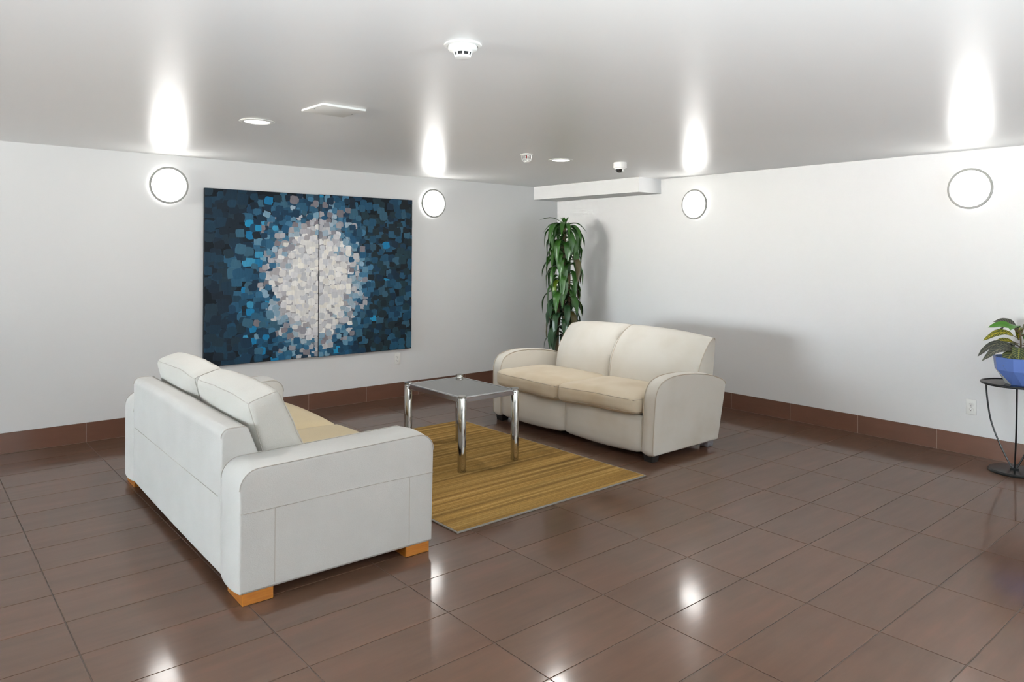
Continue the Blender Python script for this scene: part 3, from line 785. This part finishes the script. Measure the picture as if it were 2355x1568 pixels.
def dracaena():
    s = thing('corn_plant', 'tall corn plant with drooping glossy green strap leaves in the room corner', 'plant', (5.66, 5.735, 0))
    rnd = random.Random(21)
    pot = latheo('pot', [(0, 0), (.125, 0), (.13, .01), (.16, .28), (.17, .29), (.17, .315), (.155, .315), (.15, .28), (0, .275)], M['pot_grey'], s, 40)
    latheo('soil', [(.151, .282), (0, .288)], M['soil'], s, 32)
    c1 = [Vector((.0, 0, .26)), Vector((.01, .01, .8)), Vector((-.005, .005, 1.3)), Vector((0, 0, 1.78))]
    c2 = [Vector((-.06, .05, .26)), Vector((-.055, .05, .6)), Vector((-.05, .04, .95))]
    c3 = [Vector((.06, -.04, .26)), Vector((.05, -.03, .7)), Vector((.04, -.03, 1.28))]
    tubeo('cane', catmull(c1, 5), .016, M['cane'], s, 10); tubeo('cane', catmull(c2, 5), .02, M['cane'], s, 10); tubeo('cane', catmull(c3, 5), .018, M['cane'], s, 10)
    n = 116
    for k in range(n):
        t = k/(n-1); h = .53+1.24*t
        az = k*2.39996+rnd.uniform(-.35, .35)
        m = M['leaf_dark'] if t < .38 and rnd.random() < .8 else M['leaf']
        q = rnd.random()
        if q < .07: m = M['leaf_yellow']
        elif q < .12: m = M['leaf_brown']
        L = rnd.uniform(.30, .43); W = rnd.uniform(.058, .085)
        el = rnd.uniform(15, 58); dr = rnd.uniform(115, 160)
        rad = .012
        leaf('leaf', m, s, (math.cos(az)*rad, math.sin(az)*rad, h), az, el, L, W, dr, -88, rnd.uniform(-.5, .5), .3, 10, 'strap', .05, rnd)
    for k in range(13):
        az = k*2.39996+.5
        leaf('leaf', M['leaf'], s, (0, 0, 1.76), az, rnd.uniform(35, 66), rnd.uniform(.30, .42), rnd.uniform(.04, .055), rnd.uniform(90, 140), -86, rnd.uniform(-.4, .4), .3, 10, 'strap', .04, rnd)
    # crown leaves pointing up and one arching towards the left-hand wall
    vl = YAW+math.pi/2
    leaf('leaf', M['leaf'], s, (0, 0, 1.77), vl-.25, 66, .34, .045, 70, -60, .2, .3, 11, 'strap', .02, rnd)
    leaf('leaf', M['leaf'], s, (0, 0, 1.77), vl-.5, 40, .40, .04, 135, -86, .2, .3, 11, 'strap', .02, rnd)
    leaf('leaf', M['leaf'], s, (0, 0, 1.77), vl+math.pi+.3, 38, .40, .045, 130, -86, .2, .3, 11, 'strap', .02, rnd)
    for k in range(5): leaf('leaf', M['leaf'], s, (0, 0, 1.78), k*1.26, 78, .13, .04, 20, -60, 0, .4, 7, 'strap', .02, rnd)
    return s
dracaena()

# ------------------------------------------------------------------ plant stand and blue planter
SX, SY, SH = 5.905, 1.547, .612
s = thing('plant_stand', 'black iron plant stand with three curved legs and a round glass top', 'plant stand', (SX, SY, 0))
latheo('base', [(0, 0), (.155, 0), (.158, .004), (.155, .007), (.158, .010), (.154, .014), (.15, .0185), (.03, .021), (0, .022)], M['iron'], s, 56)
latheo('hub', [(.026, .020), (.026, .030), (.018, .036), (0, .037)], M['iron'], s, 24)
fa = math.atan2(-SY, -SX)   # one leg turned towards the room
for k in range(3):
    a = fa+.06+k*2*math.pi/3
    pr_ = [(.190, SH-.006), (.185, SH-.10), (.165, .37), (.140, .28), (.098, .18), (.050, .085), (.014, .026)]
    tubeo('leg', catmull([Vector((math.cos(a)*r0, math.sin(a)*r0, z)) for r0, z in pr_], 4), .0058, M['iron'], s, 10)
tubeo('ring', [Vector((math.cos(2*math.pi*q/72)*.197, math.sin(2*math.pi*q/72)*.197, SH)) for q in range(72)], .0085, M['iron'], s, 10, True)
latheo('glass_top', [(0, -.003), (.192, -.003), (.192, .003), (0, .003)], M['glass'], s, 56, c=(0, 0, SH))

def croton():
    zb = SH+.0035
    s = thing('potted_croton', 'croton with dark yellow-veined leaves in a faceted blue glazed planter', 'potted plant', (SX-.02, SY-.035, zb))
    n = 8; bm = bmesh.new()
    a0 = math.atan2(-SY, -SX)-.25
    ring = lambda r, z, off: [bm.verts.new((math.cos(a0+off+2*math.pi*k/n)*r, math.sin(a0+off+2*math.pi*k/n)*r, z)) for k in range(n)]
    b = ring(.082, 0, math.pi/n); md = ring(.152, .098, 0); tp = ring(.163, .186, 0); ti = ring(.153, .186, 0); tb = ring(.148, .155, 0)
    bare = []
    bm.faces.new(b[::-1])
    for k in range(n):
        k2 = (k+1) % n
        f1 = bm.faces.new((b[k], md[k2], md[k])); f2 = bm.faces.new((b[k], b[k2], md[k2]))
        if k == 6: bare += [f2]
        if k == 5: bare += [f1]
        bm.faces.new((md[k], md[k2], tp[k2], tp[k])); bm.faces.new((tp[k], tp[k2], ti[k2], ti[k])); bm.faces.new((ti[k], ti[k2], tb[k2], tb[k]))
    for f in bare: f.material_index = 1
    po = obj('pot', bm, [M['blue'], M['bare']], s, 0)
    bm = bmesh.new(); f = bm.faces.new([bm.verts.new((math.cos(a0+2*math.pi*k/n)*.149, math.sin(a0+2*math.pi*k/n)*.149, .160)) for k in range(n)]); obj('soil', bm, M['soil'], s)
    st = [Vector((.0, 0, .155)), Vector((.004, -.003, .25)), Vector((.0, .0, .36))]
    tubeo('stem', catmull(st, 5), .0055, M['cane'], s, 8)
    rnd = random.Random(5)
    vl = math.atan2(SY, SX)+math.pi/2       # azimuth that points left as seen from the room
    def lf(m, z, az, el, L, W, dr, mn=-50, tw=0, roll=-.85):
        stem = Vector((math.cos(az)*.05*math.cos(R(el)), math.sin(az)*.05*math.cos(R(el)), .05*math.sin(R(el))))
        b0 = Vector((0, 0, z)); o = leaf('leaf', M[m], s, b0+stem, az, el, L, W, dr, mn, tw, .22, 10, 'oval', .05, rnd, roll)
        tubeo('leaf_stalk', [b0, b0+stem*1.1], .0022, M['cane'], o, 6)
    # leaves reaching into view
    lf('croton_yellow', .305, vl+.25, 32, .20, .05, 75, -35)
    lf('croton_yellow', .275, vl-.45, 12, .17, .045, 40, -40, .5)
    lf('croton_dark', .225, vl+.05, 28, .245, .055, 75, -52)
    lf('croton_dark', .215, vl+.55, 18, .235, .055, 60, -40, .4)
    lf('croton_dark', .225, vl-.55, 20, .20, .06, 55, -40, .2)
    lf('croton_green', .345, vl+.15, 40, .16, .05, 60, -20)
    lf('croton_dark', .345, vl-.5, 48, .16, .055, 55, -20)
    lf('croton_green', .36, vl+1.2, 35, .13, .06, 60, -35, 0, -.2)
    lf('croton', .205, vl+1.0, 10, .17, .085, 110, -75, 0, -.2)
    lf('croton', .20, vl+1.7, 15, .19, .085, 130, -84, 0, 0)
    lf('croton', .19, vl+.75, 5, .15, .075, 150, -88, 0, -.3)
    lf('croton', .235, vl+1.5, 20, .14, .08, 110, -60, 0, 0)
    for k in range(12):
        az = vl+2.2+k*.32; z = rnd.uniform(.2, .35)
        lf(rnd.choice(['croton', 'croton_dark', 'croton_yellow', 'croton_green']), z, az, rnd.uniform(10, 45), rnd.uniform(.15, .23), rnd.uniform(.05, .07), rnd.uniform(60, 110), -60, rnd.uniform(-.4, .4), 0)
    return s
croton()
